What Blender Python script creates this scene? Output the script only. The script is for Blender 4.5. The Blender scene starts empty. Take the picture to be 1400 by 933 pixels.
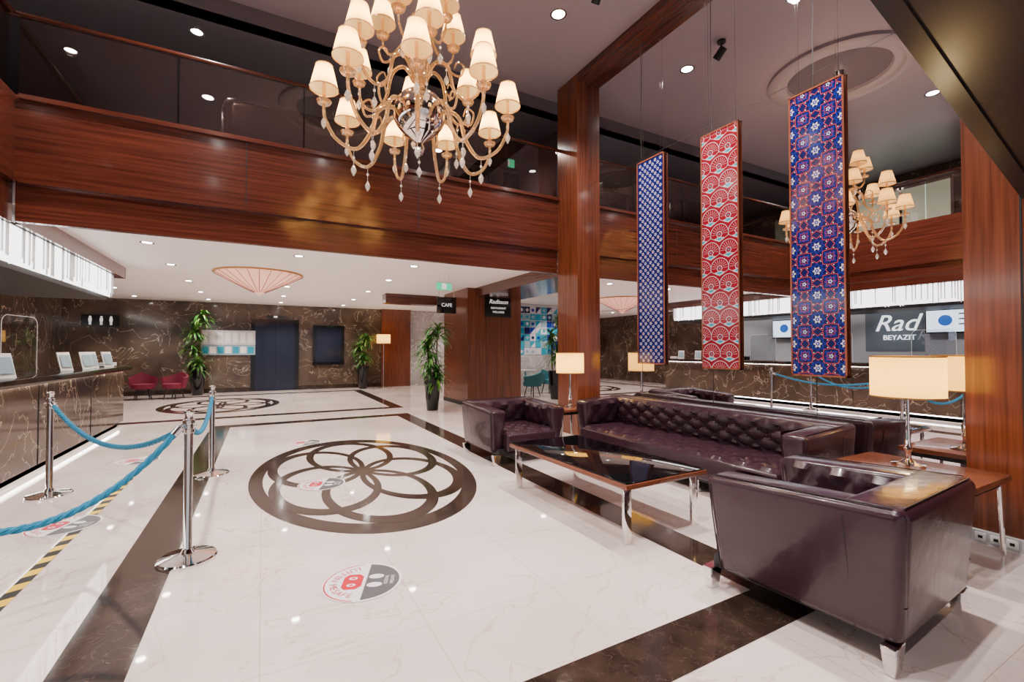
import bpy, bmesh, math, random
from mathutils import Vector, Matrix
random.seed(3)
pi=math.pi
scene=bpy.context.scene

# ------------------------------------------------------------ materials
def newmat(name):
    m=bpy.data.materials.new(name); m.use_nodes=True
    nt=m.node_tree; b=nt.nodes.get('Principled BSDF')
    return m,nt,b
def mat(name,base=(.8,.8,.8),rough=.5,metal=0,emis=None,es=0,trans=0,ior=1.45,coat=0,bump=0,bscale=20,alpha=1):
    m,nt,b=newmat(name)
    b.inputs['Base Color'].default_value=(*base,1)
    b.inputs['Roughness'].default_value=rough
    b.inputs['Metallic'].default_value=metal
    b.inputs['IOR'].default_value=ior
    b.inputs['Transmission Weight'].default_value=trans
    b.inputs['Coat Weight'].default_value=coat
    if emis:
        b.inputs['Emission Color'].default_value=(*emis,1)
        b.inputs['Emission Strength'].default_value=es
    if bump:
        tc=nt.nodes.new('ShaderNodeTexCoord'); n=nt.nodes.new('ShaderNodeTexNoise')
        n.inputs['Scale'].default_value=bscale; n.inputs['Detail'].default_value=4
        bp=nt.nodes.new('ShaderNodeBump'); bp.inputs['Strength'].default_value=bump; bp.inputs['Distance'].default_value=.02
        nt.links.new(tc.outputs['Object'],n.inputs['Vector']); nt.links.new(n.outputs['Fac'],bp.inputs['Height'])
        nt.links.new(bp.outputs['Normal'],b.inputs['Normal'])
    return m
def ramp(nt,src,stops,interp='LINEAR'):
    r=nt.nodes.new('ShaderNodeValToRGB'); r.color_ramp.interpolation=interp
    e=r.color_ramp.elements
    while len(e)>1: e.remove(e[-1])
    e[0].position=stops[0][0]; e[0].color=(*stops[0][1],1)
    for p,c in stops[1:]:
        x=e.new(p); x.color=(*c,1)
    nt.links.new(src,r.inputs['Fac']); return r
def wood(name,axis='Z',c1=(.046,.0095,.0055),c2=(.118,.027,.0135),rough=.22):
    m,nt,b=newmat(name)
    tc=nt.nodes.new('ShaderNodeTexCoord'); mp=nt.nodes.new('ShaderNodeMapping')
    s=[22,22,22]; s['XYZ'.index(axis)]=.7
    mp.inputs['Scale'].default_value=s
    n=nt.nodes.new('ShaderNodeTexNoise'); n.inputs['Scale'].default_value=1.6; n.inputs['Detail'].default_value=6; n.inputs['Distortion'].default_value=.3
    nt.links.new(tc.outputs['Object'],mp.inputs['Vector']); nt.links.new(mp.outputs['Vector'],n.inputs['Vector'])
    r=ramp(nt,n.outputs['Fac'],[(.3,c1),(.7,c2)])
    nt.links.new(r.outputs['Color'],b.inputs['Base Color'])
    b.inputs['Roughness'].default_value=rough; b.inputs['Coat Weight'].default_value=.4
    b.inputs['Coat Roughness'].default_value=.1
    return m
def marble(name,base,dark,vein,rough=.08,scale=1.2,vw=.02,tile=None,grout=(.3,.28,.26),vmix=1.0,ior=1.5):
    m,nt,b=newmat(name)
    tc=nt.nodes.new('ShaderNodeTexCoord')
    n=nt.nodes.new('ShaderNodeTexNoise'); n.inputs['Scale'].default_value=scale; n.inputs['Detail'].default_value=7; n.inputs['Distortion'].default_value=1.2
    nt.links.new(tc.outputs['Object'],n.inputs['Vector'])
    n2=nt.nodes.new('ShaderNodeTexNoise'); n2.inputs['Scale'].default_value=scale*.8; n2.inputs['Detail'].default_value=5
    nt.links.new(tc.outputs['Object'],n2.inputs['Vector'])
    base_r=ramp(nt,n2.outputs['Fac'],[(.35,dark),(.65,base)])
    su=nt.nodes.new('ShaderNodeMath'); su.operation='SUBTRACT'; su.inputs[1].default_value=.5
    ab=nt.nodes.new('ShaderNodeMath'); ab.operation='ABSOLUTE'
    nt.links.new(n.outputs['Fac'],su.inputs[0]); nt.links.new(su.outputs[0],ab.inputs[0])
    vr=ramp(nt,ab.outputs[0],[(0,(vmix,)*3),(vw,(0,0,0))])
    mx=nt.nodes.new('ShaderNodeMix'); mx.data_type='RGBA'
    nt.links.new(vr.outputs['Color'],mx.inputs[0]); nt.links.new(base_r.outputs['Color'],mx.inputs[6]); mx.inputs[7].default_value=(*vein,1)
    out=mx.outputs[2]
    if tile:
        bk=nt.nodes.new('ShaderNodeTexBrick'); bk.offset=0; bk.inputs['Scale'].default_value=1
        bk.inputs['Brick Width'].default_value=tile; bk.inputs['Row Height'].default_value=tile
        bk.inputs['Mortar Size'].default_value=.0018; bk.inputs['Mortar Smooth'].default_value=0
        nt.links.new(tc.outputs['Object'],bk.inputs['Vector'])
        m2=nt.nodes.new('ShaderNodeMix'); m2.data_type='RGBA'
        nt.links.new(bk.outputs['Fac'],m2.inputs[0]); nt.links.new(out,m2.inputs[6]); m2.inputs[7].default_value=(*grout,1)
        out=m2.outputs[2]
    nt.links.new(out,b.inputs['Base Color']); b.inputs['Roughness'].default_value=rough; b.inputs['IOR'].default_value=ior
    return m
def emit(name,c,s):
    m,nt,b=newmat(name); nt.nodes.remove(b)
    e=nt.nodes.new('ShaderNodeEmission'); e.inputs[0].default_value=(*c,1); e.inputs[1].default_value=s
    nt.links.new(e.outputs[0],nt.nodes['Material Output'].inputs[0]); return m
def shademat(name,tr,em,es):
    m,nt,b=newmat(name); nt.nodes.remove(b)
    e=nt.nodes.new('ShaderNodeEmission'); e.inputs[0].default_value=(*em,1); e.inputs[1].default_value=es
    t=nt.nodes.new('ShaderNodeBsdfTranslucent'); t.inputs[0].default_value=(*tr,1)
    a=nt.nodes.new('ShaderNodeAddShader')
    nt.links.new(e.outputs[0],a.inputs[0]); nt.links.new(t.outputs[0],a.inputs[1])
    nt.links.new(a.outputs[0],nt.nodes['Material Output'].inputs[0]); return m
def glassy(name,tint,gl=.1,rough=0):
    m,nt,b=newmat(name); nt.nodes.remove(b)
    t=nt.nodes.new('ShaderNodeBsdfTransparent'); t.inputs[0].default_value=(*tint,1)
    g=nt.nodes.new('ShaderNodeBsdfGlossy'); g.inputs['Roughness'].default_value=rough
    mx=nt.nodes.new('ShaderNodeMixShader'); mx.inputs[0].default_value=gl
    nt.links.new(t.outputs[0],mx.inputs[1]); nt.links.new(g.outputs[0],mx.inputs[2])
    nt.links.new(mx.outputs[0],nt.nodes['Material Output'].inputs[0]); return m

M_floor=marble('floor_marble',(.84,.72,.675),(.68,.565,.53),(.42,.28,.24),rough=.035,scale=1.1,vw=.006,tile=.75,grout=(.46,.37,.34),vmix=.55,ior=1.62)
M_strip=marble('brown_inlay_marble',(.042,.026,.019),(.022,.014,.011),(.15,.10,.07),rough=.09,scale=9,vw=.006,vmix=.5,ior=1.42)
M_dark=marble('brown_wall_marble',(.12,.080,.056),(.05,.035,.027),(.50,.42,.32),rough=.1,scale=1.5,vw=.008,vmix=.8)
M_lmar=marble('grey_wall_marble',(.50,.47,.47),(.36,.33,.33),(.7,.68,.65),rough=.15,scale=2,vw=.02)
M_woodX=wood('wood_grain_x','X'); M_woodY=wood('wood_grain_y','Y')
M_woodZ=wood('wood_grain_z','Z',(.085,.020,.0085),(.185,.049,.019))
M_woodT=wood('table_wood','Y',(.13,.036,.017),(.21,.065,.03))
M_white=mat('white_plaster',(.90,.85,.84),.6)
M_grey=mat('grey_ceiling_paint',(.34,.29,.325),.35)
M_dceil=mat('dark_ceiling_paint',(.13,.115,.14),.16)
M_dwall=mat('dark_wall_panel',(.08,.062,.072),.12)
M_bulk=mat('dark_gloss_soffit',(.022,.018,.02),.25)
M_black=mat('black_gloss',(.01,.01,.012),.08)
M_tglass=mat('black_table_glass',(.003,.003,.004),.015,ior=1.6)
M_blackm=mat('black_matte',(.012,.012,.013),.45)
M_chrome=mat('chrome',(.82,.80,.79),.07,1)
M_silver=mat('silver_ball',(.80,.74,.68),.04,1)
M_leather=mat('plum_brown_leather',(.030,.0115,.0185),.24,bump=.30,bscale=7,coat=.15)
M_button=mat('leather_button',(.012,.006,.008),.35)
M_mirror=mat('mirror_glass',(.80,.77,.80),.0,1)
M_glass=glassy('smoked_rail_glass',(.78,.68,.64),.15)
M_acryl=glassy('clear_acrylic',(.92,.94,.96),.10)
M_shade=shademat('lit_chandelier_shade',(.62,.40,.15),(1,.52,.15),.75)
M_shade2=shademat('lit_table_lamp_shade',(.46,.29,.08),(1,.52,.10),1.0)
M_trimg=mat('gold_trim',(.50,.26,.08),.3,.6)
M_amber=mat('amber_glass',(.92,.60,.28),.04,0,emis=(1,.55,.22),es=.05,coat=1,trans=.78)
M_crys=mat('crystal',(.95,.88,.84),.02,0,trans=.75,coat=1,emis=(1,.8,.6),es=.18)
M_spot=emit('downlight_glow',(1,.95,.90),90)
M_led=emit('led_strip',(1,.93,.84),20)
M_rod=emit('lit_glass_rod',(1,.96,.93),5)
M_rodd=mat('clear_glass_rod',(.55,.55,.55),.1)
M_rope=mat('teal_rope',(.006,.19,.34),.6,bump=.5,bscale=150)
M_blueb=mat('tile_navy',(.007,.009,.085),.12)
M_tblue=mat('tile_blue',(.008,.026,.32),.12)
M_tred=mat('tile_crimson',(.29,.005,.020),.15)
M_torg=mat('tile_coral',(.58,.06,.04),.15)
M_twhite=mat('tile_white',(.62,.60,.65),.15)
M_tteal=mat('tile_turquoise',(.02,.30,.44),.15)
M_tgrey=mat('tile_greyblue',(.28,.40,.46),.2)
M_frame=wood('panel_frame_wood','Z',(.20,.05,.025),(.30,.09,.045))
M_green=mat('leaf_green',(.030,.14,.018),.35)
M_green2=mat('leaf_light_green',(.12,.27,.035),.35)
M_cane=mat('plant_cane',(.22,.15,.08),.8,bump=.5,bscale=40)
M_soil=mat('soil',(.03,.02,.015),.9)
M_redf=mat('burgundy_fabric',(.14,.005,.026),.7)
M_teal=mat('teal_fabric',(.03,.16,.20),.7)
M_sred=mat('sticker_red',(.58,.006,.03),.3); M_sgrey=mat('sticker_grey',(.09,.09,.10),.3); M_swhite=mat('sticker_white',(.84,.81,.82),.3)
M_yel=mat('tape_yellow',(.85,.56,.02),.35)
M_screen=emit('tv_screen_glow',(.70,.86,1),2.8); M_scrb=mat('tv_graphic_blue',(.02,.1,.4),.3,emis=(.03,.15,.6),es=.9)
M_exit=emit('exit_sign_green',(.05,.8,.4),1.2)
M_txt=emit('sign_letter_glow',(.95,.97,1),2.4)
M_tw=mat('sign_text_white',(.8,.8,.8),.4,emis=(1,1,1),es=.6)
M_deskwall=mat('reception_back_wall',(.34,.37,.40),.25)
M_paper=mat('paper_white',(.8,.8,.78),.6)
M_tiff=mat('pink_alabaster_glass',(.75,.40,.32),.3,emis=(1,.46,.32),es=.9)
M_tiffr=mat('alabaster_rib',(.30,.14,.10),.4)
M_elev=mat('elevator_dark_glass',(.018,.022,.042),.08,.3)

# ------------------------------------------------------------ builder
class B:
    def __init__(s,name): s.name=name; s.bm=bmesh.new(); s.mats=[]
    def mi(s,m):
        if m not in s.mats: s.mats.append(m)
        return s.mats.index(m)
    def add(s,vs,fs,m,smooth=False,M=None):
        i=s.mi(m); bv=[]
        for v in vs:
            v=Vector(v)
            if M: v=M@v
            bv.append(s.bm.verts.new(v))
        for f in fs:
            try:
                fc=s.bm.faces.new([bv[k] for k in f]); fc.material_index=i; fc.smooth=smooth
            except ValueError: pass
    def merge(s,t,m,smooth,M=None):
        t.verts.index_update()
        s.add([v.co.copy() for v in t.verts],[[v.index for v in f.verts] for f in t.faces],m,smooth,M); t.free()
    def hexa(s,c8,m,bev=0,seg=3,M=None):
        t=bmesh.new(); v=[t.verts.new(p) for p in c8]
        for f in [(0,3,2,1),(4,5,6,7),(0,1,5,4),(1,2,6,5),(2,3,7,6),(3,0,4,7)]: t.faces.new([v[k] for k in f])
        if bev: bmesh.ops.bevel(t,geom=t.edges[:]+t.verts[:],offset=bev,segments=seg,profile=.5,affect='EDGES')
        s.merge(t,m,bev>0,M)
    def box(s,c,d,m,bev=0,seg=2,M=None):
        x,y,z=c; a,b,h=d[0]/2,d[1]/2,d[2]/2
        s.hexa([(x-a,y-b,z-h),(x+a,y-b,z-h),(x+a,y+b,z-h),(x-a,y+b,z-h),(x-a,y-b,z+h),(x+a,y-b,z+h),(x+a,y+b,z+h),(x-a,y+b,z+h)],m,bev,seg,M)
    def bx(s,x0,x1,y0,y1,z0,z1,m,bev=0,seg=2,M=None):
        s.box(((x0+x1)/2,(y0+y1)/2,(z0+z1)/2),(x1-x0,y1-y0,z1-z0),m,bev,seg,M)
    def lathe(s,prof,c,m,seg=24,M=None,smooth=True):
        vs=[];fs=[]
        n=len(prof)
        for k in range(seg):
            a=2*pi*k/seg
            for r,z in prof: vs.append((c[0]+r*math.cos(a),c[1]+r*math.sin(a),c[2]+z))
        for k in range(seg):
            k2=(k+1)%seg
            for j in range(n-1): fs.append((k*n+j,k2*n+j,k2*n+j+1,k*n+j+1))
        s.add(vs,fs,m,smooth,M)
    def tube(s,pts,r,m,seg=8,M=None,caps=True):
        pts=[Vector(p) for p in pts]; n=len(pts)
        rs=r if isinstance(r,(list,tuple)) else [r]*n
        vs=[];fs=[]; up=Vector((0,0,1)); prev=None
        for i,p in enumerate(pts):
            t=(pts[min(i+1,n-1)]-pts[max(i-1,0)]).normalized()
            if prev is None:
                a=up.cross(t)
                if a.length<.1: a=Vector((1,0,0)).cross(t)
                a.normalize()
            else:
                a=(prev-t*prev.dot(t))
                a=a.normalized() if a.length>1e-5 else prev
            prev=a; b=t.cross(a)
            for k in range(seg):
                an=2*pi*k/seg; vs.append(p+(a*math.cos(an)+b*math.sin(an))*rs[i])
        for i in range(n-1):
            for k in range(seg):
                k2=(k+1)%seg; fs.append((i*seg+k,i*seg+k2,(i+1)*seg+k2,(i+1)*seg+k))
        if caps: fs.append(tuple(range(seg))[::-1]); fs.append(tuple((n-1)*seg+k for k in range(seg)))
        s.add(vs,fs,m,True,M)
    def sphere(s,c,r,m,u=16,v=10,M=None,sz=1):
        t=bmesh.new(); bmesh.ops.create_uvsphere(t,u_segments=u,v_segments=v,radius=r)
        for q in t.verts: q.co=Vector((q.co.x+c[0],q.co.y+c[1],q.co.z*sz+c[2]))
        s.merge(t,m,True,M)
    def tuft(s,o,ux,uy,w,h,nu,nv,amp,m,M=None,res=8,btn=True):
        o=Vector(o);ux=Vector(ux).normalized();uy=Vector(uy).normalized();n=ux.cross(uy)
        NU=nu*res;NV=nv*res;vs=[];fs=[]
        for j in range(NV+1):
            for i in range(NU+1):
                u=i/NU;v=j/NV
                a=abs(math.sin(pi*(u*nu+v*nv)/1.0)); b=abs(math.sin(pi*(u*nu-v*nv)/1.0))
                e=min(1,min(u,1-u)*w/.05)*min(1,min(v,1-v)*h/.05)
                z=amp*(.25+.75*(a*b)**.35)*math.sqrt(max(e,0))
                vs.append(o+ux*u*w+uy*v*h+n*z)
        for j in range(NV):
            for i in range(NU):
                k=j*(NU+1)+i; fs.append((k,k+1,k+NU+2,k+NU+1))
        s.add(vs,fs,m,True,M)
        if btn:
            for j2 in range(1,2*nv):
                for i2 in range(1,2*nu):
                    if (i2+j2)%2==0:
                        u=i2/2/nu;v=j2/2/nv
                        p=o+ux*u*w+uy*v*h+n*amp*.35
                        s.sphere(p,.010,M_button,6,4,M)
    def poly(s,pts,z,m,M=None):
        s.add([(p[0],p[1],z) for p in pts],[tuple(range(len(pts)))],m,False,M)
    def strip(s,outer,inner,z,m,M=None,closed=True):
        n=len(outer); vs=[(p[0],p[1],z) for p in outer]+[(p[0],p[1],z) for p in inner]
        fs=[(k,(k+1)%n,n+(k+1)%n,n+k) for k in range(n if closed else n-1)]
        s.add(vs,fs,m,False,M)
    def done(s,loc=(0,0,0),rz=0,parent=None,sharp=40):
        me=bpy.data.meshes.new(s.name); s.bm.normal_update(); s.bm.to_mesh(me); s.bm.free()
        for m in s.mats: me.materials.append(m)
        try: me.set_sharp_from_angle(angle=math.radians(sharp))
        except Exception: pass
        ob=bpy.data.objects.new(s.name,me); scene.collection.objects.link(ob)
        ob.location=loc; ob.rotation_euler=(0,0,rz)
        if parent: ob.parent=parent
        return ob
def slab(name,x0,x1,y0,y1,z0,z1,m,bev=0):
    b=B(name); b.bx(x0,x1,y0,y1,z0,z1,m,bev); return b.done()
def text(body,size,m,parent,loc,rot,name='lettering',ext=.002,align='CENTER',sx=1,shear=0):
    c=bpy.data.curves.new(name,'FONT'); c.body=body; c.size=size; c.extrude=ext; c.align_x=align; c.align_y='CENTER'; c.shear=shear
    c.materials.append(m)
    o=bpy.data.objects.new(name,c); scene.collection.objects.link(o); o.location=loc; o.rotation_euler=rot; o.scale=(sx,1,1)
    if parent: o.parent=parent
    return o
def light(kind,loc,power,color=(1,.93,.85),size=.05,parent=None,spot=None,blend=.6,name='bulb',rot=None):
    l=bpy.data.lights.new(name,kind); l.energy=power; l.color=color
    if kind in('POINT','SPOT'): l.shadow_soft_size=size
    if kind=='SPOT': l.spot_size=math.radians(spot or 110); l.spot_blend=blend
    o=bpy.data.objects.new(name,l); scene.collection.objects.link(o); o.location=loc
    if rot: o.rotation_euler=rot
    if parent: o.parent=parent
    return o

# ------------------------------------------------------------ constants
XM=4.7; YC=5.95; XC=4.47; YF=6.5; ZC=5.92; ZS=2.92; ZB=5.80
XR=-2.25
slab('floor',-5.2,12.2,-4.2,18,-.1,0,M_floor)
b=B('floor_border_inlay')
def rect_strip(x0,x1,y0,y1,w,z):
    b.poly([(x0,y0),(x1,y0),(x1,y0+w),(x0,y0+w)],z,M_strip)
    b.poly([(x0,y1-w),(x1,y1-w),(x1,y1),(x0,y1)],z,M_strip)
    b.poly([(x0,y0+w),(x0+w,y0+w),(x0+w,y1-w),(x0,y1-w)],z,M_strip)
    b.poly([(x1-w,y0+w),(x1,y0+w),(x1,y1-w),(x1-w,y1-w)],z,M_strip)
rect_strip(-.80,2.80,1.38,9.9,.30,.0015)
rect_strip(-3.6,3.0,10.9,16.4,.28,.0015)
b.done()
def medallion(name,cx,cy,ax,ay):
    b=B(name); N=96
    S=Matrix.Translation((cx,cy,0))@Matrix.Diagonal((ax,ay,1,1))
    def circ(x,y,r): return [(x+r*math.cos(2*pi*k/N),y+r*math.sin(2*pi*k/N)) for k in range(N)]
    b.strip(circ(0,0,1),circ(0,0,.885),.0015,M_strip,S)
    for i in range(6):
        a=pi/6+i*pi/3; ca,sa=math.cos(a),math.sin(a)
        b.strip(circ(.445*ca,.445*sa,.458),circ(.425*ca,.425*sa,.385),.0016+i*.0002,M_strip,S)
    b.done()
medallion('floor_medallion',1.02,5.45,1.14,1.95)
medallion('floor_medallion',-.9,13.6,1.3,1.7)
b=B('hazard_tape')
y=2.0;k=0
while y<10:
    b.add([(-1.285,y,.002),(-1.215,y+.03,.002),(-1.215,y+.13,.002),(-1.285,y+.10,.002)],[(0,1,2,3)],M_yel if k%2 else M_blackm); y+=.10;k+=1
b.done()
def sticker(x,y,rz):
    b=B('floor_sticker'); N=40
    c=[(.23*math.cos(2*pi*k/N),.23*math.sin(2*pi*k/N)) for k in range(N)]
    b.poly(c,.003,M_swhite)
    seg=[(.215*math.cos(a),.215*math.sin(a)) for a in [(-pi/2)+pi*k/20 for k in range(21)]]
    b.poly([(.02,-.21)]+[(max(.02,p[0]),p[1]) for p in seg]+[(.02,.21)],.0035,M_sgrey)
    out=[(.222*math.cos(a),.222*math.sin(a)) for a in [pi/2+.1+(pi-.2)*k/20 for k in range(21)]]
    inn=[(p[0]*.96,p[1]*.96) for p in out]
    b.strip(out,inn,.0035,M_sred,closed=False)
    b.poly([(-.115,-.06),(-.09,-.09),(-.03,-.09),(0,-.06),(0,.06),(-.03,.09),(-.09,.09),(-.115,.06)],.0037,M_sred)
    for yy in(-.05,.05):
        b.poly([(.075+.045*math.cos(t),yy+.028*math.sin(t)) for t in [2*pi*k/16 for k in range(16)]],.004,M_swhite)
        b.poly([(-.06+.026*math.cos(t),yy*.8+.018*math.sin(t)) for t in [2*pi*k/12 for k in range(12)]],.004,M_swhite)
        b.poly([(-.06+.012*math.cos(t),yy*.8+.010*math.sin(t)) for t in [2*pi*k/12 for k in range(12)]],.0043,M_sred)
    o=b.done((x,y,0),rz)
    W_="LUTFEN MESAFE"
    for q in range(13):
        a=pi/2+.3+(pi-.6)*q/12
        text(W_[q],.06,M_sred,o,(.168*math.cos(a),.168*math.sin(a),.004),(0,0,a+pi/2),ext=.0002)
    text("SOSYAL",.03,M_swhite,o,(.14,0,.0045),(0,0,pi/2),ext=.0002); text("MESAFE",.03,M_swhite,o,(.175,0,.0045),(0,0,pi/2),ext=.0002)
for x,y in((.54,2.86),(.55,5.12),(.56,7.5),(-1.37,4.9),(-1.37,7.3)): sticker(x,y,-.35)

# ------------------------------------------------------------ room shell
slab('wall_left',-5.2,-5.0,-4.2,18,0,ZC,M_dark)
slab('wall_far_marble',-5.0,3.9,17.5,17.7,0,ZS,M_dark)
b=B('wall_far_right'); b.bx(5.0,12.0,17.5,17.7,0,ZS,M_lmar); b.bx(3.9,5.0,17.3,17.7,0,ZS,M_woodZ); b.done()
slab('wall_right_dining',12.0,12.2,6.55,17.5,0,ZS,M_lmar)
slab('wall_behind_mirror',4.9,12,6.35,6.55,0,ZS,M_lmar)
slab('wall_mirror_backing',XM+.01,XM+.2,1.36,YC,0,ZC,M_blackm)
b=B('wall_mirror')
b.add([(XM,1.38,.08),(XM,YC,.08),(XM,YC,ZB),(XM,1.38,ZB)],[(0,3,2,1)],M_mirror)
for yy in(2.45,3.6,4.75): b.bx(XM-.002,XM,yy-.003,yy+.003,.08,ZB,M_blackm)
for zz in(2.0,4.1): b.bx(XM-.002,XM,1.38,YC,zz-.002,zz+.002,M_blackm)
b.bx(XM-.02,XM,1.38,YC,0,.08,M_chrome)
b.done()
b=B('wall_right_wood')
b.bx(4.6,4.9,-4.2,1.36,0,ZC,M_woodZ,0)
for yy in(1.06,.4,-.3): b.bx(4.595,4.6,yy-.006,yy+.006,.1,ZC,M_blackm)
b.done()
b=B('baseboard_right'); b.bx(4.56,4.6,-4.2,1.36,0,.09,mat('grey_skirting',(.5,.5,.5),.4)); b.done()
b=B('electrical_outlet')
for yy in(1.12,1.2,1.28): b.bx(4.552,4.56,yy-.03,yy+.03,.02,.08,M_paper,.003); b.bx(4.550,4.552,yy-.012,yy+.012,.04,.06,M_blackm)
b.done()
slab('wall_column_wood',XC,4.9,YC,YF+.01,0,ZC,M_woodZ)
slab('trim_mirror_beam',XC,4.9,1.36,YC,ZB,ZC,M_woodY)
slab('ceiling',-5.2,4.9,-4.2,6.85,ZC,ZC+.1,M_grey)
slab('ceiling_mezzanine',-5.2,12.2,6.85,12.2,5.6,5.7,M_dceil)
slab('trim_ceiling_step',-5.2,4.9,6.85,6.90,5.6,ZC,M_dceil)
slab('wall_mezzanine_back',-5.0,12.2,12,12.2,3.85,5.6,M_dwall)
slab('wall_mezzanine_right',4.9,5.0,6.55,12,3.85,5.6,M_dwall)
b=B('ceiling_lobby'); b.bx(-5.0,12.2,YF+.12,17.7,ZS,3.84,M_white); b.bx(-5.0,XR-.1,-4.2,YF+.12,ZS,3.84,M_white); b.done()
b=B('floor_mezzanine'); m_c=mat('mezz_carpet',(.05,.045,.045),.9); b.bx(-5.0,4.9,YF+.2,12,3.84,3.85,m_c); b.bx(-5.0,XR-.2,-4.2,YF+.2,3.84,3.85,m_c); b.done()
b=B('wall_back_open')  # unseen entrance wall, left open between posts so world light fills the room
b.bx(-5.2,4.9,-4.3,-4.2,3.0,ZC,M_woodX)
for xx in(-5.1,-2.6,-.1,2.4,4.8): b.bx(xx-.08,xx+.08,-4.3,-4.2,0,3,M_blackm)
b.done()
b=B('trim_mezzanine_fascia')
b.bx(XR,XC,YF,YF+.10,3.13,4.02,M_woodX)
b.bx(XR+.04,XC,YF-.05,YF+.10,3.97,4.02,M_woodX)
b.bx(XR,XC,YF+.04,YF+.12,2.72,3.13,M_woodX)
b.bx(XR+.04,XC,YF-.03,YF+.06,3.11,3.15,M_woodX)
for xx in(-.2,2.0): b.bx(xx-.004,xx+.004,YF-.003,YF,3.15,3.97,M_blackm)
b.bx(XR-.1,XR,-4.2,YF+.10,3.13,4.02,M_woodY)
b.bx(XR-.12,XR-.04,-4.2,YF+.10,2.72,3.13,M_woodY)
b.done()
b=B('glass_balustrade')
x=XR
while x<XC-.05:
    x2=min(x+1.35,XC); b.bx(x+.01,x2-.01,YF+.04,YF+.052,4.02,4.86,M_glass); x+=1.35
y=-4.1
while y<6.4:
    y2=min(y+1.35,6.5); b.bx(XR-.06,XR-.048,y+.01,y2-.01,4.02,4.86,M_glass); y+=1.35
b.done()
b=B('mezzanine_handrail'); b.bx(XR-.1,XC,YF+.01,YF+.08,4.86,4.90,M_woodX,.01); b.bx(XR-.1,XR-.02,-4.2,YF+.01,4.86,4.90,M_woodY,.01); b.done()
b=B('ceiling_sloped_bulkhead')
def zz(x): return 3.14-(x-2.39)*(.62/2.01)
x0,x1=1.2,4.59
b.hexa([(x0,-1.5,zz(x0)),(x1,-1.5,zz(x1)),(x1,1.03,zz(x1)),(x0,1.05,zz(x0)),(x0,-1.5,ZC),(x1,-1.5,ZC),(x1,1.03,ZC),(x0,1.05,ZC)],M_bulk)
b.hexa([(x0,.97,zz(x0)-.02),(x1,.97,zz(x1)-.02),(x1,1.05,zz(x1)-.02),(x0,1.07,zz(x0)-.02),(x0,.97,ZC),(x1,.97,ZC),(x1,1.05,ZC),(x0,1.07,ZC)],M_bulk)
b.done()
b=B('ceiling_recess_ring')
b.lathe([(1.0,0),(1.0,-.05),(.95,-.09),(.86,-.09),(.82,-.05),(.72,-.05),(.70,-.005)],(1.2,3.9,ZC),M_grey,64)
b.lathe([(.72,-.004),(.02,-.004)],(1.2,3.9,ZC),M_dceil,64)  # recess is not cut; its dark hollow is put into the disc colour
b.done()

# ------------------------------------------------------------ downlights
def downlight(x,y,z,power,r=.06,spot=115,col=(1,.93,.85)):
    b=B('downlight'); b.lathe([(r+.025,0),(r+.025,-.012),(r,-.012)],(0,0,0),M_chrome,20)
    b.lathe([(r,-.006),(.001,-.006)],(0,0,0),M_spot,20)
    o=b.done((x,y,z))
    if power: light('SPOT',(0,0,-.03),power,col,.05,o,spot)
for x in(-3.2,-1.45,.5,2.4,6.4,8.5):
    for y in(8.1,10.0,12.2,14.4,16.4):
        p=0
        if x in(-1.45,.5,2.4) : p=185
        if x in(-3.2,6.4,8.5) and y in(8.1,12.2,16.4): p=175
        downlight(x,y,ZS,p,col=(1,.90,.80))
for x,y in((3.45,5.0),(3.45,3.3),(3.45,1.7),(-.9,1.2),(-.9,3.4),(-.9,5.4),(1.2,1.3),(1.6,-1.2),(-1.2,-1.5)):
    downlight(x,y,ZC,540,r=.085,spot=115,col=(1,.90,.87))
for x,y in((-2.4,8.5),(-.8,7.2),(1.5,9),(3.5,7.9),(-3.6,5.9),(-3.6,3.2),(.5,10.5)):
    downlight(x,y,5.6 if y>6.9 else ZC,220,r=.065,spot=150)
for y in(3.5,5.5,7.5,9.5): downlight(-3.9,y,ZS-.001,150)
b=B('ceiling_spotlight')
b.lathe([(.001,0),(.06,0),(.06,-.03),(.001,-.03)],(0,0,0),M_blackm,16)
b.tube([(0,0,-.02),(0,0,-.14)],.012,M_blackm)
b.tube([(0,-.04,-.12),(.02,.08,-.24)],.055,M_blackm,14)
b.done((3.55,4.3,ZC))

# ------------------------------------------------------------ chandelier
b=B('chandelier')
bulbs=[]
def shade(x,y,z):
    b.lathe([(.115,0),(.068,.20)],(x,y,z),M_shade,20)
    b.lathe([(.117,-.004),(.117,.008),(.114,.008)],(x,y,z),M_trimg,20)
    b.lathe([(.070,.195),(.070,.204),(.067,.204)],(x,y,z),M_trimg,20)
    b.tube([(x,y,z-.10),(x,y,z+.05)],.016,M_amber,8)
    b.lathe([(.001,-.13),(.05,-.125),(.062,-.10),(.03,-.098),(.02,-.09)],(x,y,z),M_amber,14)
    bulbs.append((x,y,z+.08))
def drop(x,y,z,L=.10):
    b.tube([(x,y,z+L),(x,y,z)],.0018,M_crys,4)
    b.sphere((x,y,z+L*.5),.012,M_crys,8,5)
    b.lathe([(.001,0),(.012,-.015),(.026,-.045),(.020,-.07),(.001,-.10)],(x,y,z),M_crys,7,smooth=False)
def spline(P,n=7):
    out=[]
    Q=[P[0]]+P+[P[-1]]
    for i in range(1,len(Q)-2):
        for k in range(n):
            t=k/n; a,b_,c,d=[Vector(q) for q in Q[i-1:i+3]]
            out.append(.5*((2*b_)+(-a+c)*t+(2*a-5*b_+4*c-d)*t*t+(-a+3*b_-3*c+d)*t**3))
    out.append(Vector(P[-1])); return out
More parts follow.
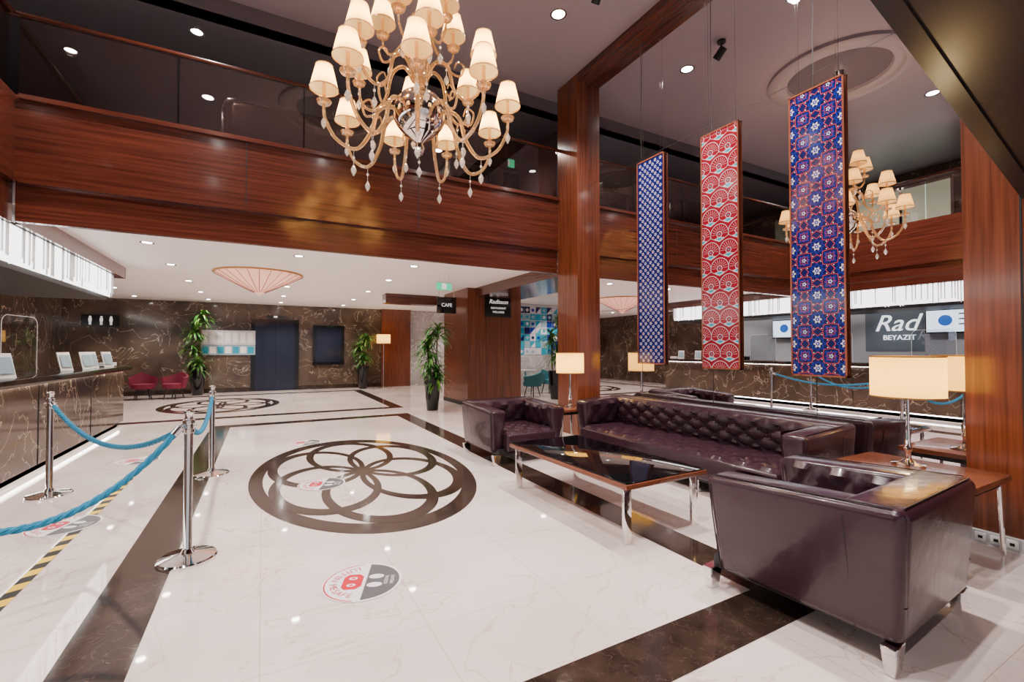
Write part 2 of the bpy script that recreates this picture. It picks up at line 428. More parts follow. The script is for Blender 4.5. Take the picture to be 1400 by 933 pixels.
def arm(ang,prof,rad=.013):
    ca,sa=math.cos(ang),math.sin(ang)
    pts=spline([(r*ca,r*sa,z) for r,z in prof]); n=len(pts)
    b.tube(pts,[rad*(1.3-.5*i/n) for i in range(n)],M_amber,8)
for i in range(9):
    a=2*pi*i/9+.2
    arm(a,[(.08,-.10),(.24,.02),(.36,-.04),(.42,-.24),(.54,-.40),(.70,-.34),(.79,-.18),(.80,-.05)],.016)
    arm(a,[(.36,-.06),(.46,-.10),(.49,.0),(.43,.05),(.40,-.02)],.009)
    shade(.80*math.cos(a),.80*math.sin(a),.07)
    drop(.56*math.cos(a),.56*math.sin(a),-.54,.12); drop(.80*math.cos(a),.80*math.sin(a),-.17)
    if i%2==0: drop(.40*math.cos(a),.40*math.sin(a),-.30,.1)
for i in range(6):
    a=2*pi*i/6+.35
    arm(a,[(.05,.30),(.15,.45),(.27,.40),(.33,.18),(.45,.08),(.57,.16),(.60,.34)],.014)
    arm(a,[(.28,.36),(.38,.30),(.42,.38),(.36,.43),(.33,.38)],.008)
    shade(.60*math.cos(a),.60*math.sin(a),.46)
    drop(.46*math.cos(a),.46*math.sin(a),-.03); drop(.60*math.cos(a),.60*math.sin(a),.20)
for i in range(5):
    a=2*pi*i/5+.1
    arm(a,[(.03,.6),(.10,.72),(.18,.62),(.26,.55),(.33,.62),(.34,.72)],.011)
    shade(.34*math.cos(a),.34*math.sin(a),.84)
    drop(.27*math.cos(a),.27*math.sin(a),.45)
b.sphere((0,0,.0),.235,M_silver,32,20,sz=.92)
b.lathe([(.001,-.39),(.03,-.37),(.05,-.32),(.03,-.27),(.06,-.24),(.13,-.19)],(0,0,0),M_silver,20)
drop(0,0,-.48,.08)
b.lathe([(.12,.17),(.07,.22),(.04,.27),(.085,.32),(.04,.37),(.03,.45),(.07,.52),(.09,.56),(.05,.62),(.03,.7),(.03,.8),(.06,.86),(.07,.9),(.03,.96),(.012,1.0)],(0,0,0),M_amber,20)
sc=.97; top=(ZC-3.47)/sc
b.tube([(0,0,1.0),(0,0,top-.02)],.007,M_chrome,6)
b.lathe([(.001,top-.12),(.05,top-.10),(.09,top)],(0,0,0),M_chrome,20)
ch=b.done((1.19,3.87,3.47)); ch.scale=(sc,)*3
for p in bulbs: light('POINT',p,8.0,(1,.74,.42),.025,ch)

# ------------------------------------------------------------ leather seating
def seating(name,W,D,loc,rz,ns,nb,nd,legs,H=.70):
    b=B(name); w=W/2; d=D/2; t=.20
    L=M_leather
    b.bx(-w+.10,w-.10,-d+.06,d-.06,.11,.18,M_blackm)
    b.bx(-w+t-.01,w-t+.01,-d,d-t+.05,.14,.37,L,.035,4)
    for sgn in(-1,1):
        xs=[sgn*(w-t+.01),sgn*(w-.04),sgn*(w+.0),sgn*(w-t-.02)]
        if sgn<0: A=(xs[1],xs[0],xs[2],xs[3])
        else: A=(xs[0],xs[1],xs[3],xs[2])
        bl,br,tl,tr=A
        b.hexa([(bl,-d+.13,.13),(br,-d+.13,.13),(br,d-.03,.13),(bl,d-.03,.13),(tl,-d+.07,H-.05),(tr,-d+.07,H-.05),(tr,d,H),(tl,d,H)],L,.045,5)
    b.hexa([(-w+.06,d-t,.13),(w-.06,d-t,.13),(w-.06,d-.03,.13),(-w+.06,d-.03,.13),(-w+.02,d-t-.05,H),(w-.02,d-t-.05,H),(w-.02,d+.01,H),(-w+.02,d+.01,H)],L,.045,5)
    b.tuft((-w+t,-d+.02,.362),(1,0,0),(0,1,0),2*(w-t),D-t-.05,ns,nd,.045,L)
    b.tuft((-w+t,d-t-.0,.39),(1,0,0),(0,-.15,1),2*(w-t),H-.41,nb,1 if nb<5 else 2,.045,L)
    b.tuft((-w+t-.005,-d+.12,.39),(0,1,0),(.12,0,1),D-t-.16,H-.43,nd,1,.04,L)
    b.tuft((w-t+.005,d-t-.04,.39),(0,-1,0),(-.12,0,1),D-t-.16,H-.43,nd,1,.04,L)
    for sgn in(-1,1):
        b.tube([(sgn*(w-.043),-d+.14,.14),(sgn*(w-.016),-d+.11,.45),(sgn*(w-.002),-d+.10,.62)],.004,M_button,5)
        b.tube([(sgn*(w-.045),d-t,.15),(sgn*(w-.004),d-t-.03,.65)],.004,M_button,5)
        b.tube([(sgn*(w-.03),-d+.12,H-.045),(sgn*(w-.03),d-.05,H+.001)],.004,M_button,5)
    b.tube([(-w+.06,d-.022,.30),(w-.06,d-.022,.30)],.003,M_button,5)
    b.tube([(-w+.06,d-.02,H+.001),(w-.06,d-.02,H+.001)],.004,M_button,5)
    for lx in legs:
        for sy in(-1,1):
            x=lx*(w-.07); y=sy*(d-.07)
            b.hexa([(x-.035,y-.02,0),(x+.035,y-.02,0),(x+.035,y+.02,0),(x-.035,y+.02,0),(x-.055,y-.03,.13),(x+.055,y-.03,.13),(x+.055,y+.03,.13),(x-.055,y+.03,.13)],M_chrome,.004,1)
    return b.done(loc,rz)
seating('leather_sofa',3.04,.88,(4.14,3.57,0),-pi/2,11,11,2,(-1,-.33,.33,1),.75)
seating('leather_armchair',1.00,1.0,(2.80,1.41,0),pi+.06,3,3,3,(-1,1),.72)
seating('leather_armchair',1.10,1.0,(2.95,5.36,0),.02,3,3,3,(-1,1))

b=B('coffee_table')
w,l=.86,1.66
b.bx(-w/2,w/2,-l/2,l/2,.41,.445,M_woodT,.004)
b.bx(-w/2+.012,w/2-.012,-l/2+.012,l/2-.012,.445,.455,M_tglass,.002)
for sx in(-1,1):
    for sy in(-1,1):
        x=sx*(w/2-.07);y=sy*(l/2-.07)
        b.bx(x-.035,x+.035,y-.012,y+.012,0,.41,M_chrome,.003)
for sy in(-1,1): b.bx(-w/2+.07,w/2-.07,sy*(l/2-.07)-.008,sy*(l/2-.07)+.008,.385,.41,M_chrome)
b.done((2.65,3.26,0),.02)
def side_table(x,y,w,l,h=.55):
    b=B('side_table'); b.bx(-w/2,w/2,-l/2,l/2,h-.04,h,M_woodT,.004)
    b.bx(-w/2+.04,w/2-.04,-l/2+.04,l/2-.04,h-.08,h-.04,M_blackm)
    for sx in(-1,1):
        for sy in(-1,1):
            x0=sx*(w/2-.05);y0=sy*(l/2-.05)
            b.tube([(x0+sx*.02,y0+sy*.01,0),(x0,y0,h-.04)],.014,M_chrome,8)
    b.done((x,y,0))
side_table(4.05,1.50,.80,.82); side_table(3.93,5.50,.54,.50)
def table_lamp(x,y,z,k=1):
    b=B('table_lamp'); R=.218*k
    b.lathe([(.001,0),(.10,0),(.10,.012),(.05,.02),(.02,.05),(.018,.10),(.028,.12),(.018,.14),(.013,.30),(.013,.54),(.001,.54)],(0,0,0),M_chrome,24)
    b.lathe([(R,.50),(R,.80)],(0,0,0),M_shade2,40)
    b.lathe([(R+.002,.498),(R+.002,.508)],(0,0,0),M_trimg,40); b.lathe([(R+.002,.792),(R+.002,.802)],(0,0,0),M_trimg,40)
    b.tube([(0,0,.54),(0,0,.80)],.004,M_chrome,6)
    for a in range(3): b.tube([(0,0,.79),(R*math.cos(a*2.094),R*math.sin(a*2.094),.79)],.003,M_chrome,5)
    b.sphere((0,0,.62),.04,M_shade,12,8)
    o=b.done((x,y,z)); light('POINT',(0,0,.70),13,(1,.74,.36),.04,o); light('POINT',(0,0,.56),10,(1,.74,.36),.03,o)
table_lamp(4.17,1.55,.55); table_lamp(3.99,5.50,.55,.93)

# ------------------------------------------------------------ hanging tile panels
def panel(yc,z0,z1,kind):
    W=.50; Hh=z1-z0
    b=B('wall_hanging_tile_panel')
    R=Matrix(((0,0,-1,0),(-1,0,0,0),(0,1,0,0),(0,0,0,1)))
    f=.016
    b.bx(-W/2,W/2,0,Hh,-.012,.0,{0:M_blueb,1:M_tred,2:M_blueb}[kind],M=R)
    for (a,c,d_,e) in((-W/2,-W/2+f,0,Hh),(W/2-f,W/2,0,Hh),(-W/2,W/2,0,f),(-W/2,W/2,Hh-f,Hh)):
        b.bx(a,c,d_,e,-.014,.007,M_frame,M=R)
    lo=-W/2+f; hi=W/2-f
    def clampp(P): return [(min(hi,max(lo,x)),min(Hh-f,max(f,y))) for x,y in P]
    def disc(x,y,r,z,m,n=14,ph=0,pet=0,k6=6):
        P=[(x+r*(1+pet*math.cos(k6*(2*pi*k/n)))*math.cos(2*pi*k/n+ph),y+r*(1+pet*math.cos(k6*(2*pi*k/n)))*math.sin(2*pi*k/n+ph)) for k in range(n)]
        b.poly(clampp(P),z,m,R)
    def star(x,y,R1,R2,z,m,n=8,th=.007,ph=0):
        def P(s): return clampp([(x+((R1 if k%2==0 else R2)-s)*math.cos(pi*k/n+ph),y+((R1 if k%2==0 else R2)-s)*math.sin(pi*k/n+ph)) for k in range(2*n)])
        b.strip(P(0),P(th),z,m,R)
    if kind==0:
        p=.093; rows=int(Hh/(p*.5))
        for r in range(1,rows):
            for c in range(-3,4):
                x=c*p+(p/2 if r%2 else 0); y=r*p*.5
                if abs(x)>hi-.012 : continue
                disc(x,y,.0195,.001,M_twhite,30,0,.25,5); disc(x,y,.012,.002,M_tblue if (r//2)%2 else M_tred,10); disc(x,y,.004,.003,M_twhite,8)
                star(x,y,.036,.032,.0006,M_tblue,6,.003)
    if kind==1:
        p=.234; h=.20; rows=int(Hh/h)+2
        for r in range(rows,-1,-1):
            for c in range(-2,3):
                x=c*p+(p/2 if r%2 else 0); y=r*h-.02; z=.0008+(rows-r)*.0003
                if abs(x)>hi+.05: continue
                def fan(rad,zz_,m,a0=-.30,a1=pi+.30,n=26): b.poly(clampp([(x+rad*math.cos(a0+(a1-a0)*k/n),y+rad*math.sin(a0+(a1-a0)*k/n)) for k in range(n+1)]+[(x,y-.085*rad/.11)]),zz_,m,R)
                fan(.120,z,M_twhite); fan(.114,z+.00006,M_tred)
                for k in range(11):
                    a=.0+pi*k/10
                    q=[(x+.045*math.cos(a-.02),y+.045*math.sin(a-.02)),(x+.100*math.cos(a-.014),y+.100*math.sin(a-.014)),(x+.100*math.cos(a+.014),y+.100*math.sin(a+.014)),(x+.045*math.cos(a+.02),y+.045*math.sin(a+.02))]
                    b.poly(clampp(q),z+.0001,M_twhite,R)
                disc(x,y-.005,.036,z+.00014,M_twhite,30,0,.12,8); disc(x,y-.005,.029,z+.00018,M_tred,16)
                disc(x,y-.005,.010,z+.00022,M_tteal,10)
                b.poly(clampp([(x-.075,y-.055),(x,y-.035),(x+.075,y-.055),(x+.04,y-.075),(x,y-.088),(x-.04,y-.075)]),z+.00014,M_twhite,R)
                b.poly(clampp([(x-.05,y-.056),(x,y-.043),(x+.05,y-.056),(x,y-.078)]),z+.00018,M_tteal,R)
    if kind==2:
        p=.234; rows=int(Hh/p)+1
        for r in range(rows+1):
            for c in(-1,0,1):
                x=c*p; y=r*p+.08
                star(x,y,.126,.080,.0010,M_torg,8,.008,pi/8); star(x,y,.080,.052,.0014,M_tblue,8,.014)
                disc(x,y,.032,.0016,M_twhite,30,0,.28,6); disc(x,y,.018,.0020,M_tblue,12); disc(x,y,.008,.0024,M_twhite,8)
                for k in range(8):
                    a=pi/8+k*pi/4
                    disc(x+.094*math.cos(a),y+.094*math.sin(a),.006,.0018,M_twhite,8)
            for c in(-.5,.5):
                x=c*p; y=(r+.5)*p+.08
                star(x,y,.075,.040,.0020,M_tblue,4,.014,pi/4); star(x,y,.052,.03,.0021,M_torg,8,.004,pi/2); disc(x,y,.018,.0022,M_twhite,20,0,.25,5); disc(x,y,.009,.0026,M_tblue,8)
    for sx in(-.18,.18): b.bx(sx-.0015,sx+.0015,Hh,ZB-z0,-.008,-.005,M_chrome,M=R)
    b.done((XM-.03,yc,z0))
panel(4.56,1.20,4.05,0); panel(3.48,1.17,3.99,1); panel(2.42,1.14,3.95,2)

# ------------------------------------------------------------ stanchions & ropes
ST=[(-.43,3.73),(-1.78,5.96),(-.49,6.10),(-1.80,3.1)]
for x,y in ST:
    b=B('rope_stanchion')
    b.lathe([(.001,0),(.17,0),(.172,.012),(.165,.022),(.10,.034),(.04,.045),(.03,.07),(.026,.08),(.026,.84),(.034,.845),(.034,.865),(.026,.87),(.026,.90),(.036,.905),(.036,.925),(.026,.93),(.022,.96),(.030,.975),(.028,.99),(.001,1.0)],(0,0,0),M_chrome,28)
    for k in range(4):
        a=k*pi/2; b.tube([(.03*math.cos(a),.03*math.sin(a),.885),(.048*math.cos(a),.048*math.sin(a),.888)],.005,M_chrome,6)
    b.done((x,y,0))
def rope(p,q,sag):
    b=B('barrier_rope'); p=Vector((*p,.88)); q=Vector((*q,.88)); d=(q-p).normalized(); p=p+d*.05; q=q-d*.05
    n=110; L=(q-p).length
    def c(t): v=p.lerp(q,t); v.z-=sag*4*t*(1-t); return v
    side=Vector((-d.y,d.x,0))
    for s in range(3):
        pts=[]
        for i in range(n+1):
            t=i/n; v=c(t); tt=(c(min(1,t+.01))-c(max(0,t-.01))).normalized(); up=side.cross(tt)
            a=t*L/.09*2*pi*.6+s*2*pi/3
            pts.append(v+(side*math.cos(a)+up*math.sin(a))*.010)
        b.tube(pts,.0115,M_rope,6)
    for e,f in((p,c(.025)),(q,c(.975))): b.tube([e,f],.024,M_chrome,10)
    b.done()
rope(ST[1],ST[0],.26); rope(ST[0],ST[2],.18); rope(ST[0],ST[3],.44)

# ------------------------------------------------------------ reception
b=B('reception_desk')
b.bx(-2.30,-2.22,1.5,10.7,.10,1.02,M_dark)
b.bx(-2.92,-2.12,1.5,10.8,1.02,1.10,M_strip,.006)
b.bx(-2.9,-2.3,10.6,10.7,.0,1.02,M_dark)
b.bx(-3.3,-2.3,1.5,10.6,.0,.74,M_blackm)
b.bx(-2.36,-2.30,1.5,10.66,0,.10,M_blackm)
b.bx(-2.285,-2.265,1.5,10.66,.075,.10,M_led)
b.bx(-2.216,-2.20,1.5,10.7,1.010,1.02,M_led)
for y in(3.5,5.3,7.1,8.9): b.bx(-2.219,-2.214,y-.003,y+.003,.1,1.0,M_blackm)
b.done()
b=B('crystal_rod_canopy_light')
b.bx(-2.42,-2.40,1.5,10.5,2.34,2.72,M_rod)
y=1.5
while y<10.5:
    h=random.uniform(.28,.42)
    b.bx(-2.35,-2.337,y,y+.013,2.72-h,2.72,M_rodd if random.random()<.40 else M_rod); y+=random.uniform(.03,.06)
b.bx(-2.45,-2.32,1.5,10.5,2.72,2.74,M_blackm)
b.bx(-3.6,-2.40,1.5,10.45,2.27,2.33,M_blackm)
b.bx(-2.30,-2.26,YF+.2,10.9,2.72,ZS,M_woodY)
b.bx(-3.7,-2.26,10.86,10.9,2.72,ZS,M_woodX)
for y in(3,6,9): b.tube([(-2.9,y,2.33),(-2.9,y,ZS)],.008,M_chrome,6)
b.done()
b=B('wall_reception_panel'); b.bx(-4.998,-4.9,1,11,0,ZS,M_deskwall); b.bx(-4.9,-4.88,1,11,2.78,2.82,M_led); b.bx(-4.9,-4.5,1,11,0,1.0,M_woodY); b.done()
def tv(y0,y1,z0,z1,x):
    b=B('wall_television'); b.bx(x-.04,x,y0,y1,z0,z1,M_blackm,.005)
    b.bx(x,x+.004,y0+.03,y1-.03,z0+.04,z1-.03,M_screen)
    yc=(y0+y1)/2
    b.add([(x+.006,yc+.12+.13*math.cos(2*pi*k/20),z0+.31+.13*math.sin(2*pi*k/20)) for k in range(20)],[tuple(range(20))],M_scrb)
    for k in range(3): b.bx(x+.004,x+.006,y0+.1,yc-.12,z0+.2+k*.12,z0+.23+k*.12,M_sgrey)
    b.bx(x-.118,x-.04,yc-.1,yc+.1,(z0+z1)/2-.1,(z0+z1)/2+.1,M_blackm)
    b.done()
tv(3.9,4.9,1.78,2.36,-4.78); tv(7.7,8.7,1.74,2.32,-4.78)
b=B('wall_lettering_sign'); b.bx(-4.899,-4.893,4.95,6.2,1.35,2.62,mat('sign_back_grey',(.10,.13,.16),.5)); sg=b.done()
o=text("Rad",.60,M_txt,sg,(-4.88,6.0,2.06),(pi/2,0,pi/2),ext=.01,align='LEFT',shear=.35); o.scale=(-1,1,1)
o=text("BEYAZIT",.18,M_txt,sg,(-4.88,5.80,1.70),(pi/2,0,pi/2),ext=.01,align='LEFT'); o.scale=(-1,1,1)
for yy in(7.0,5.2,3.4):
    b=B('acrylic_sneeze_guard')
    W_=.34
    P=[(-W_,0)]+[(-W_+.10-.10*math.cos(t),.60+.10*math.sin(t)) for t in [pi/2*k/6 for k in range(7)]]+[(W_-.10+.10*math.sin(t),.60+.10*math.cos(t)) for t in [pi/2*k/6 for k in range(7)]]+[(W_,0)]
    b.add([(0,p[0],p[1]) for p in P]+[(.006,p[0],p[1]) for p in P],[tuple(range(len(P))),tuple(range(len(P),2*len(P)))[::-1]],M_acryl)
    b.tube([(0.003,p[0],p[1]) for p in P],.004,M_paper,5)
    for s in(-.25,.25): b.bx(-.08,.08,s-.006,s+.006,0,.01,M_acryl)
    b.done((-2.55,yy+.6,1.10),-.12)
for yy in(6.6,8.6,4.6):
    b=B('computer_monitor'); b.bx(-.015,.015,-.27,.27,.12,.46,M_black,.004); b.bx(-.03,.03,-.03,.03,.01,.2,M_blackm); b.bx(-.09,.09,-.12,.12,0,.012,M_blackm); b.done((-3.08,yy,.74))
for yy,xx in((9.1,-2.3),(9.55,-2.35),(10.15,-2.3),(6.6,-2.3),(8.6,-2.4)):
    b=B('brochure_stand'); b.hexa([(-.01,-.09,0),(.0,-.09,0),(.0,.09,0),(-.01,.09,0),(-.08,-.09,.26),(-.07,-.09,.26),(-.07,.09,.26),(-.08,.09,.26)],M_paper); b.bx(-.09,.02,-.09,.09,0,.006,M_acryl); b.hexa([(.001,-.07,.05),(.003,-.07,.05),(.003,.07,.05),(.001,.07,.05),(-.05,-.07,.22),(-.048,-.07,.22),(-.048,.07,.22),(-.05,.07,.22)],M_tgrey); b.done((xx,yy,1.10),-.5)
b=B('paper_tray'); b.bx(-.12,.12,-.15,.15,0,.01,M_acryl); b.bx(-.1,.1,-.13,.13,.01,.07,M_paper); b.done((-2.4,10.45,1.1))

# ------------------------------------------------------------ far wall items
def wy(x0,x1,z0,z1,m,b,y=17.499,t=.03): b.bx(x0,x1,y-t,y,z0,z1,m)
b=B('door_elevator')
wy(-.35,1.10,0,2.42,M_black,b,t=.04); wy(-.22,.37,.01,2.30,M_elev,b,t=.06); wy(.38,.97,.01,2.30,M_elev,b,t=.06)
wy(.1,.65,2.46,2.56,M_blackm,b,t=.05); wy(.32,.43,2.48,2.54,M_tw,b,t=.055)
b.done()
b=B('wall_notice_display'); wy(1.55,2.60,.85,2.25,M_black,b,t=.06); wy(1.66,2.49,.95,2.15,M_elev,b,t=.07); b.done()
b=B('wall_notice_board'); wy(-1.75,-.22,1.55,2.02,M_twhite,b,t=.05); wy(-1.75,-.22,1.22,1.54,M_tgrey,b,t=.05)
for k in range(7): wy(-1.7+k*.21,-1.53+k*.21,1.27,1.49,M_paper if k%2 else M_tteal,b,t=.055)
for k in range(7): wy(-1.7+k*.21,-1.56+k*.21,1.62,1.95,M_paper,b,t=.055)
b.done()
b=B('wall_restroom_sign'); wy(-4.6,-3.75,2.08,2.42,M_black,b,t=.06)
for xx in (-4.4,-4.15,-3.93):
    b.sphere((xx,17.43,2.35),.028,M_tw,10,6); b.bx(xx-.035,xx+.035,17.425,17.435,2.22,2.32,M_tw); b.bx(xx-.025,xx-.006,17.425,17.435,2.12,2.22,M_tw); b.bx(xx+.006,xx+.025,17.425,17.435,2.12,2.22,M_tw)
b.done()
slab('baseboard_far',-5,3.9,17.46,17.499,0,.14,M_strip)
b=B('alabaster_ceiling_light')
b.lathe([(.78,0),(.76,-.03),(.55,-.15),(.30,-.28),(.10,-.38),(.02,-.43),(.001,-.46)],(0,0,0),M_tiff,48)
b.lathe([(.80,0),(.80,-.03),(.76,-.03)],(0,0,0),M_trimg,48)
for k in range(24):
    a=k*2*pi/24; b.tube([(r*math.cos(a),r*math.sin(a),z) for r,z in((.765,-.035),(.552,-.155),(.302,-.285),(.102,-.385))],.006,M_tiffr,4)
b.done((-.07,10.4,ZS))
b=B('exit_sign'); b.bx(-.16,.16,-.01,.01,-.32,-.17,M_exit); b.bx(-.05,.05,-.012,.012,-.30,-.19,M_tw); b.tube([(-.1,0,-.17),(-.1,0,0)],.005,M_chrome,6); b.tube([(.1,0,-.17),(.1,0,0)],.005,M_chrome,6); b.bx(-.17,.17,-.015,.015,-.18,-.16,M_chrome); b.done((3.2,8.7,ZS))
b=B('exit_sign'); b.bx(-.16,.16,-.01,.01,-.15,.0,M_exit); b.bx(-.05,.05,-.012,.012,-.13,-.02,M_tw); b.tube([(0,0,0),(0,0,.56)],.006,M_chrome,6); b.done((4.05,7.6,5.04))

b=B('wall_pillar_wood'); b.bx(4.4,5.9,10.3,11.95,0,ZS,M_woodZ)
for xx in(4.9,5.4): b.bx(xx-.003,xx+.003,10.297,10.3,0,ZS,M_blackm)
b.bx(4.39,5.91,10.29,11.96,0,.10,M_blackm); b.done()
b=B('wall_directory_sign'); b.bx(4.86,5.58,10.25,10.299,2.22,2.74,M_black,.004); s=b.done()
text("Radisson",.15,M_tw,s,(5.22,10.245,2.6),(pi/2,0,0),shear=.3); text("RESTAURANT",.07,M_tw,s,(5.22,10.245,2.44),(pi/2,0,0)); text("WELLNESS",.07,M_tw,s,(5.22,10.245,2.34),(pi/2,0,0))
b=B('hanging_sign'); b.bx(-.25,.25,-.02,.02,-.62,-.22,M_black,.004); b.tube([(-.2,0,-.22),(-.2,0,0)],.006,M_chrome,6); b.tube([(.2,0,-.22),(.2,0,0)],.006,M_chrome,6); s=b.done((4.0,10.7,ZS))
text("CAFE",.12,M_tw,s,(0,-.022,-.42),(pi/2,0,0))
slab('trim_soffit_beam',4.6,5.9,6.56,10.29,2.70,ZS,M_woodY)
slab('trim_soffit_beam_cross',2.9,4.39,12.4,12.8,2.66,ZS,M_woodX)

b=B('wall_patchwork_tile')
b.bx(6.9,9.8,13.0,13.08,1.2,ZS,M_twhite)
ms=[M_tteal,M_tblue,M_twhite,M_tgrey,M_blueb,M_tteal,M_twhite]
for i in range(13):
    for j in range(7):
        x=6.92+i*.22; z=1.22+j*.23; m=random.choice(ms); m2=random.choice(ms)
        b.bx(x+.005,x+.21,12.99,13.0,z+.005,z+.22,m)
        k=random.random(); cx,cz=x+.107,z+.112
        if k<.6:
            P=[(cx+.08*math.cos(t)*(1 if q%2 else .5),12.985,cz+.08*math.sin(t)*(1 if q%2 else .5)) for q,t in enumerate([2*pi*r/16 for r in range(16)])]
            b.add(P,[tuple(range(16))],m2)
        elif k<.85: b.add([(x+.01,12.985,z+.01),(x+.2,12.985,z+.01),(x+.2,12.985,z+.21)],[(0,1,2)],m2)
b.bx(6.9,9.8,13.0,13.08,0,1.2,M_lmar)
b.done()
def tub_chair(name,x,y,rz,m,leg=M_blackm):
    b=B(name); N=14
    vs=[];fs=[]
    for k in range(N+1):
        a=-.25+ (pi+.5)*k/N
        for r,z in((.27,.30),(.31,.42),(.34,.74-.14*abs(math.cos(a))),(.29,.76-.14*abs(math.cos(a))),(.25,.44),(.23,.30)):
            vs.append((r*math.cos(a),r*math.sin(a),z))
    for k in range(N):
        for j in range(6): fs.append((k*6+j,(k+1)*6+j,(k+1)*6+(j+1)%6,k*6+(j+1)%6))
    fs.append(tuple(range(6))); fs.append(tuple(N*6+j for j in range(6)))
    b.add(vs,fs,m,True)
    b.lathe([(.001,.30),(.25,.30),(.27,.36),(.26,.43),(.001,.45)],(0,-.02,0),m,24)
    for a in(pi/4,3*pi/4,5*pi/4,7*pi/4): b.tube([(.16*math.cos(a),.16*math.sin(a),.31),(.24*math.cos(a),.24*math.sin(a),0)],[.018,.012],leg,8)
    b.done((x,y,0),rz)
tub_chair('burgundy_tub_chair',-2.92,16.1,.3,M_redf); tub_chair('burgundy_tub_chair',-2.2,15.95,-.5,M_redf)
b=B('low_round_table'); b.lathe([(.001,.42),(.25,.42),(.25,.45),(.001,.45)],(0,0,0),M_woodT,24); b.tube([(0,0,.02),(0,0,.42)],.02,M_chrome); b.lathe([(.001,0),(.16,0),(.16,.02),(.001,.02)],(0,0,0),M_chrome,20); b.done((-3.6,16.6,0))
tub_chair('teal_tub_chair',7.1,11.7,pi+.4,M_teal); tub_chair('teal_tub_chair',8.1,12.3,.2,M_teal); tub_chair('teal_tub_chair',6.5,12.3,1.2,M_teal)
b=B('dining_table'); b.lathe([(.001,.72),(.36,.72),(.36,.75),(.001,.75)],(0,0,0),M_twhite,28); b.tube([(0,0,.02),(0,0,.72)],.03,M_chrome); b.lathe([(.001,0),(.22,0),(.22,.02),(.001,.02)],(0,0,0),M_chrome,20); b.done((7.3,12.45,0))

b=B('floor_lamp'); b.lathe([(.001,0),(.15,0),(.15,.02),(.02,.03),(.012,.06),(.012,1.6),(.001,1.6)],(0,0,0),M_chrome,20)
b.lathe([(.24,1.62),(.24,1.94)],(0,0,0),M_shade2,28); b.tube([(0,0,1.6),(0,0,1.92)],.005,M_chrome,6); b.tube([(-.24,0,1.92),(.24,0,1.92)],.004,M_chrome,5)
o=b.done((3.85,16.75,0)); light('POINT',(0,0,1.8),18,(1,.74,.4),.05,o)

# ------------------------------------------------------------ plants
def plant(x,y,H,ph=.80,pr=.20,canes=3,seed=1):
    rnd=random.Random(seed)
    b=B('potted_dracaena')
    b.lathe([(.001,0),(pr*.62,0),(pr*.66,.02),(pr,ph-.03),(pr,ph),(pr-.02,ph),(pr-.025,ph-.06)],(0,0,0),M_black,28)
    b.lathe([(pr-.02,ph-.05),(.001,ph-.04)],(0,0,0),M_soil,20)
    heads=[]
    for c in range(canes):
        a=2*pi*c/canes+rnd.random(); top=H-.28-c*(H-ph)*.27
        px,py=.08*math.cos(a),.08*math.sin(a)
        b.tube([(px,py,ph-.05),(px*1.3,py*1.3,(ph+top)/2),(px*1.6,py*1.6,top)],[.022,.02,.017],M_cane,8)
        heads.append((px*1.6,py*1.6,top)); heads.append((px*1.5,py*1.5,top-.17))
    for hx,hy,hz in heads:
        for k in range(34):
            a=rnd.uniform(0,2*pi); el=rnd.uniform(-.1,1.35); L=rnd.uniform(.32,.52); w=rnd.uniform(.018,.030)
            dx,dy=math.cos(a),math.sin(a); z0=hz+rnd.uniform(-.1,.06)
            vs=[];fs=[];n=6; px_,pz_=0,0; e=el
            for i in range(n+1):
                t=i/n; ww=w*(math.sin(pi*min(1,t*.9+.12))**.7 if t<.97 else .05)+.001
                X=hx+dx*px_;Y=hy+dy*px_;Z=z0+pz_
                vs+= [(X-dy*ww,Y+dx*ww,Z+.006),(X,Y,Z),(X+dy*ww,Y-dx*ww,Z+.006)]
                px_+=L/n*math.cos(e); pz_+=L/n*math.sin(e); e-=.30
            for i in range(n):
                q=i*3; fs+=[(q,q+1,q+4,q+3),(q+1,q+2,q+5,q+4)]
            b.add(vs,fs,M_green2 if rnd.random()<.3 else M_green,True)
    b.done((x,y,0))
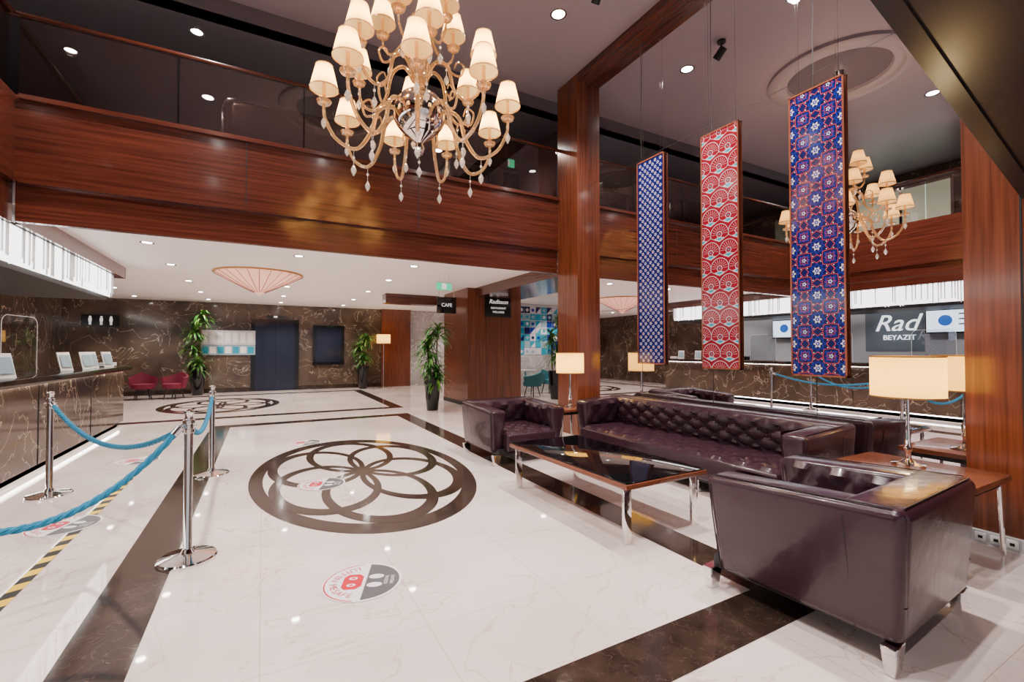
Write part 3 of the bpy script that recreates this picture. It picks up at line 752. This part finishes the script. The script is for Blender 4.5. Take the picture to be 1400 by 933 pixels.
plant(3.44,10.1,2.15,.85,.2,4,1); plant(-1.74,16.85,2.7,.9,.22,4,2); plant(3.15,16.9,2.1,.8,.2,3,3); plant(7.25,10.7,2.5,.8,.2,3,4)

# ------------------------------------------------------------ mezzanine furniture
b=B('mezzanine_sofa')
b.bx(-1.12,1.12,-.18,.16,.1,.84,M_leather,.16,8); b.bx(-1.05,1.05,.1,.8,.12,.45,M_leather,.06,4)
for s in(-1,1): b.bx(s*1.0-.12,s*1.0+.12,-.05,.8,.1,.68,M_leather,.08,5)
for k in range(1,8): b.tube([(-1.12+k*.28,-.183,.15),(-1.12+k*.28,-.183,.68)],.004,M_button,5)
for x in(-.9,.9):
    for y in(0,.7): b.bx(x-.03,x+.03,y-.03,y+.03,0,.12,M_chrome)
b.done((.62,6.95,3.85))
b=B('mezzanine_desk'); b.bx(-.7,.7,-.3,.3,.72,.76,M_black)
for x in(-.65,.65): b.bx(x-.03,x+.03,-.28,.28,0,.72,M_blackm)
b.bx(-.5,-.05,-.2,.2,.76,.98,M_blackm,.02); b.bx(.1,.55,-.03,.0,.82,1.1,M_blackm,.005); b.bx(.3,.36,-.05,.02,.76,.85,M_blackm); b.done((3.4,7.4,3.85))
b=B('window_mezzanine_office')
b.bx(-4.999,-4.96,4.4,6.4,4.4,5.5,mat('office_glow',(.5,.6,.5),.5,emis=(.70,.95,.72),es=.8))
for y in(4.4,5.4,6.4): b.bx(-4.98,-4.92,y-.03,y+.03,4.35,5.55,M_chrome)
for z in(4.38,5.52): b.bx(-4.98,-4.92,4.4,6.4,z-.03,z+.03,M_chrome)
b.done()

# ------------------------------------------------------------ world & camera
w=bpy.data.worlds.new('world'); scene.world=w; w.use_nodes=True
w.node_tree.nodes['Background'].inputs[0].default_value=(.95,.90,.98,1); w.node_tree.nodes['Background'].inputs[1].default_value=.75
cam=bpy.data.cameras.new('camera'); cam.lens=16; cam.sensor_width=36; cam.clip_start=.05
co=bpy.data.objects.new('camera',cam); scene.collection.objects.link(co)
co.location=(0,0,1.4); co.rotation_euler=(math.radians(90+1.06),0,math.radians(-28.7))
scene.camera=co
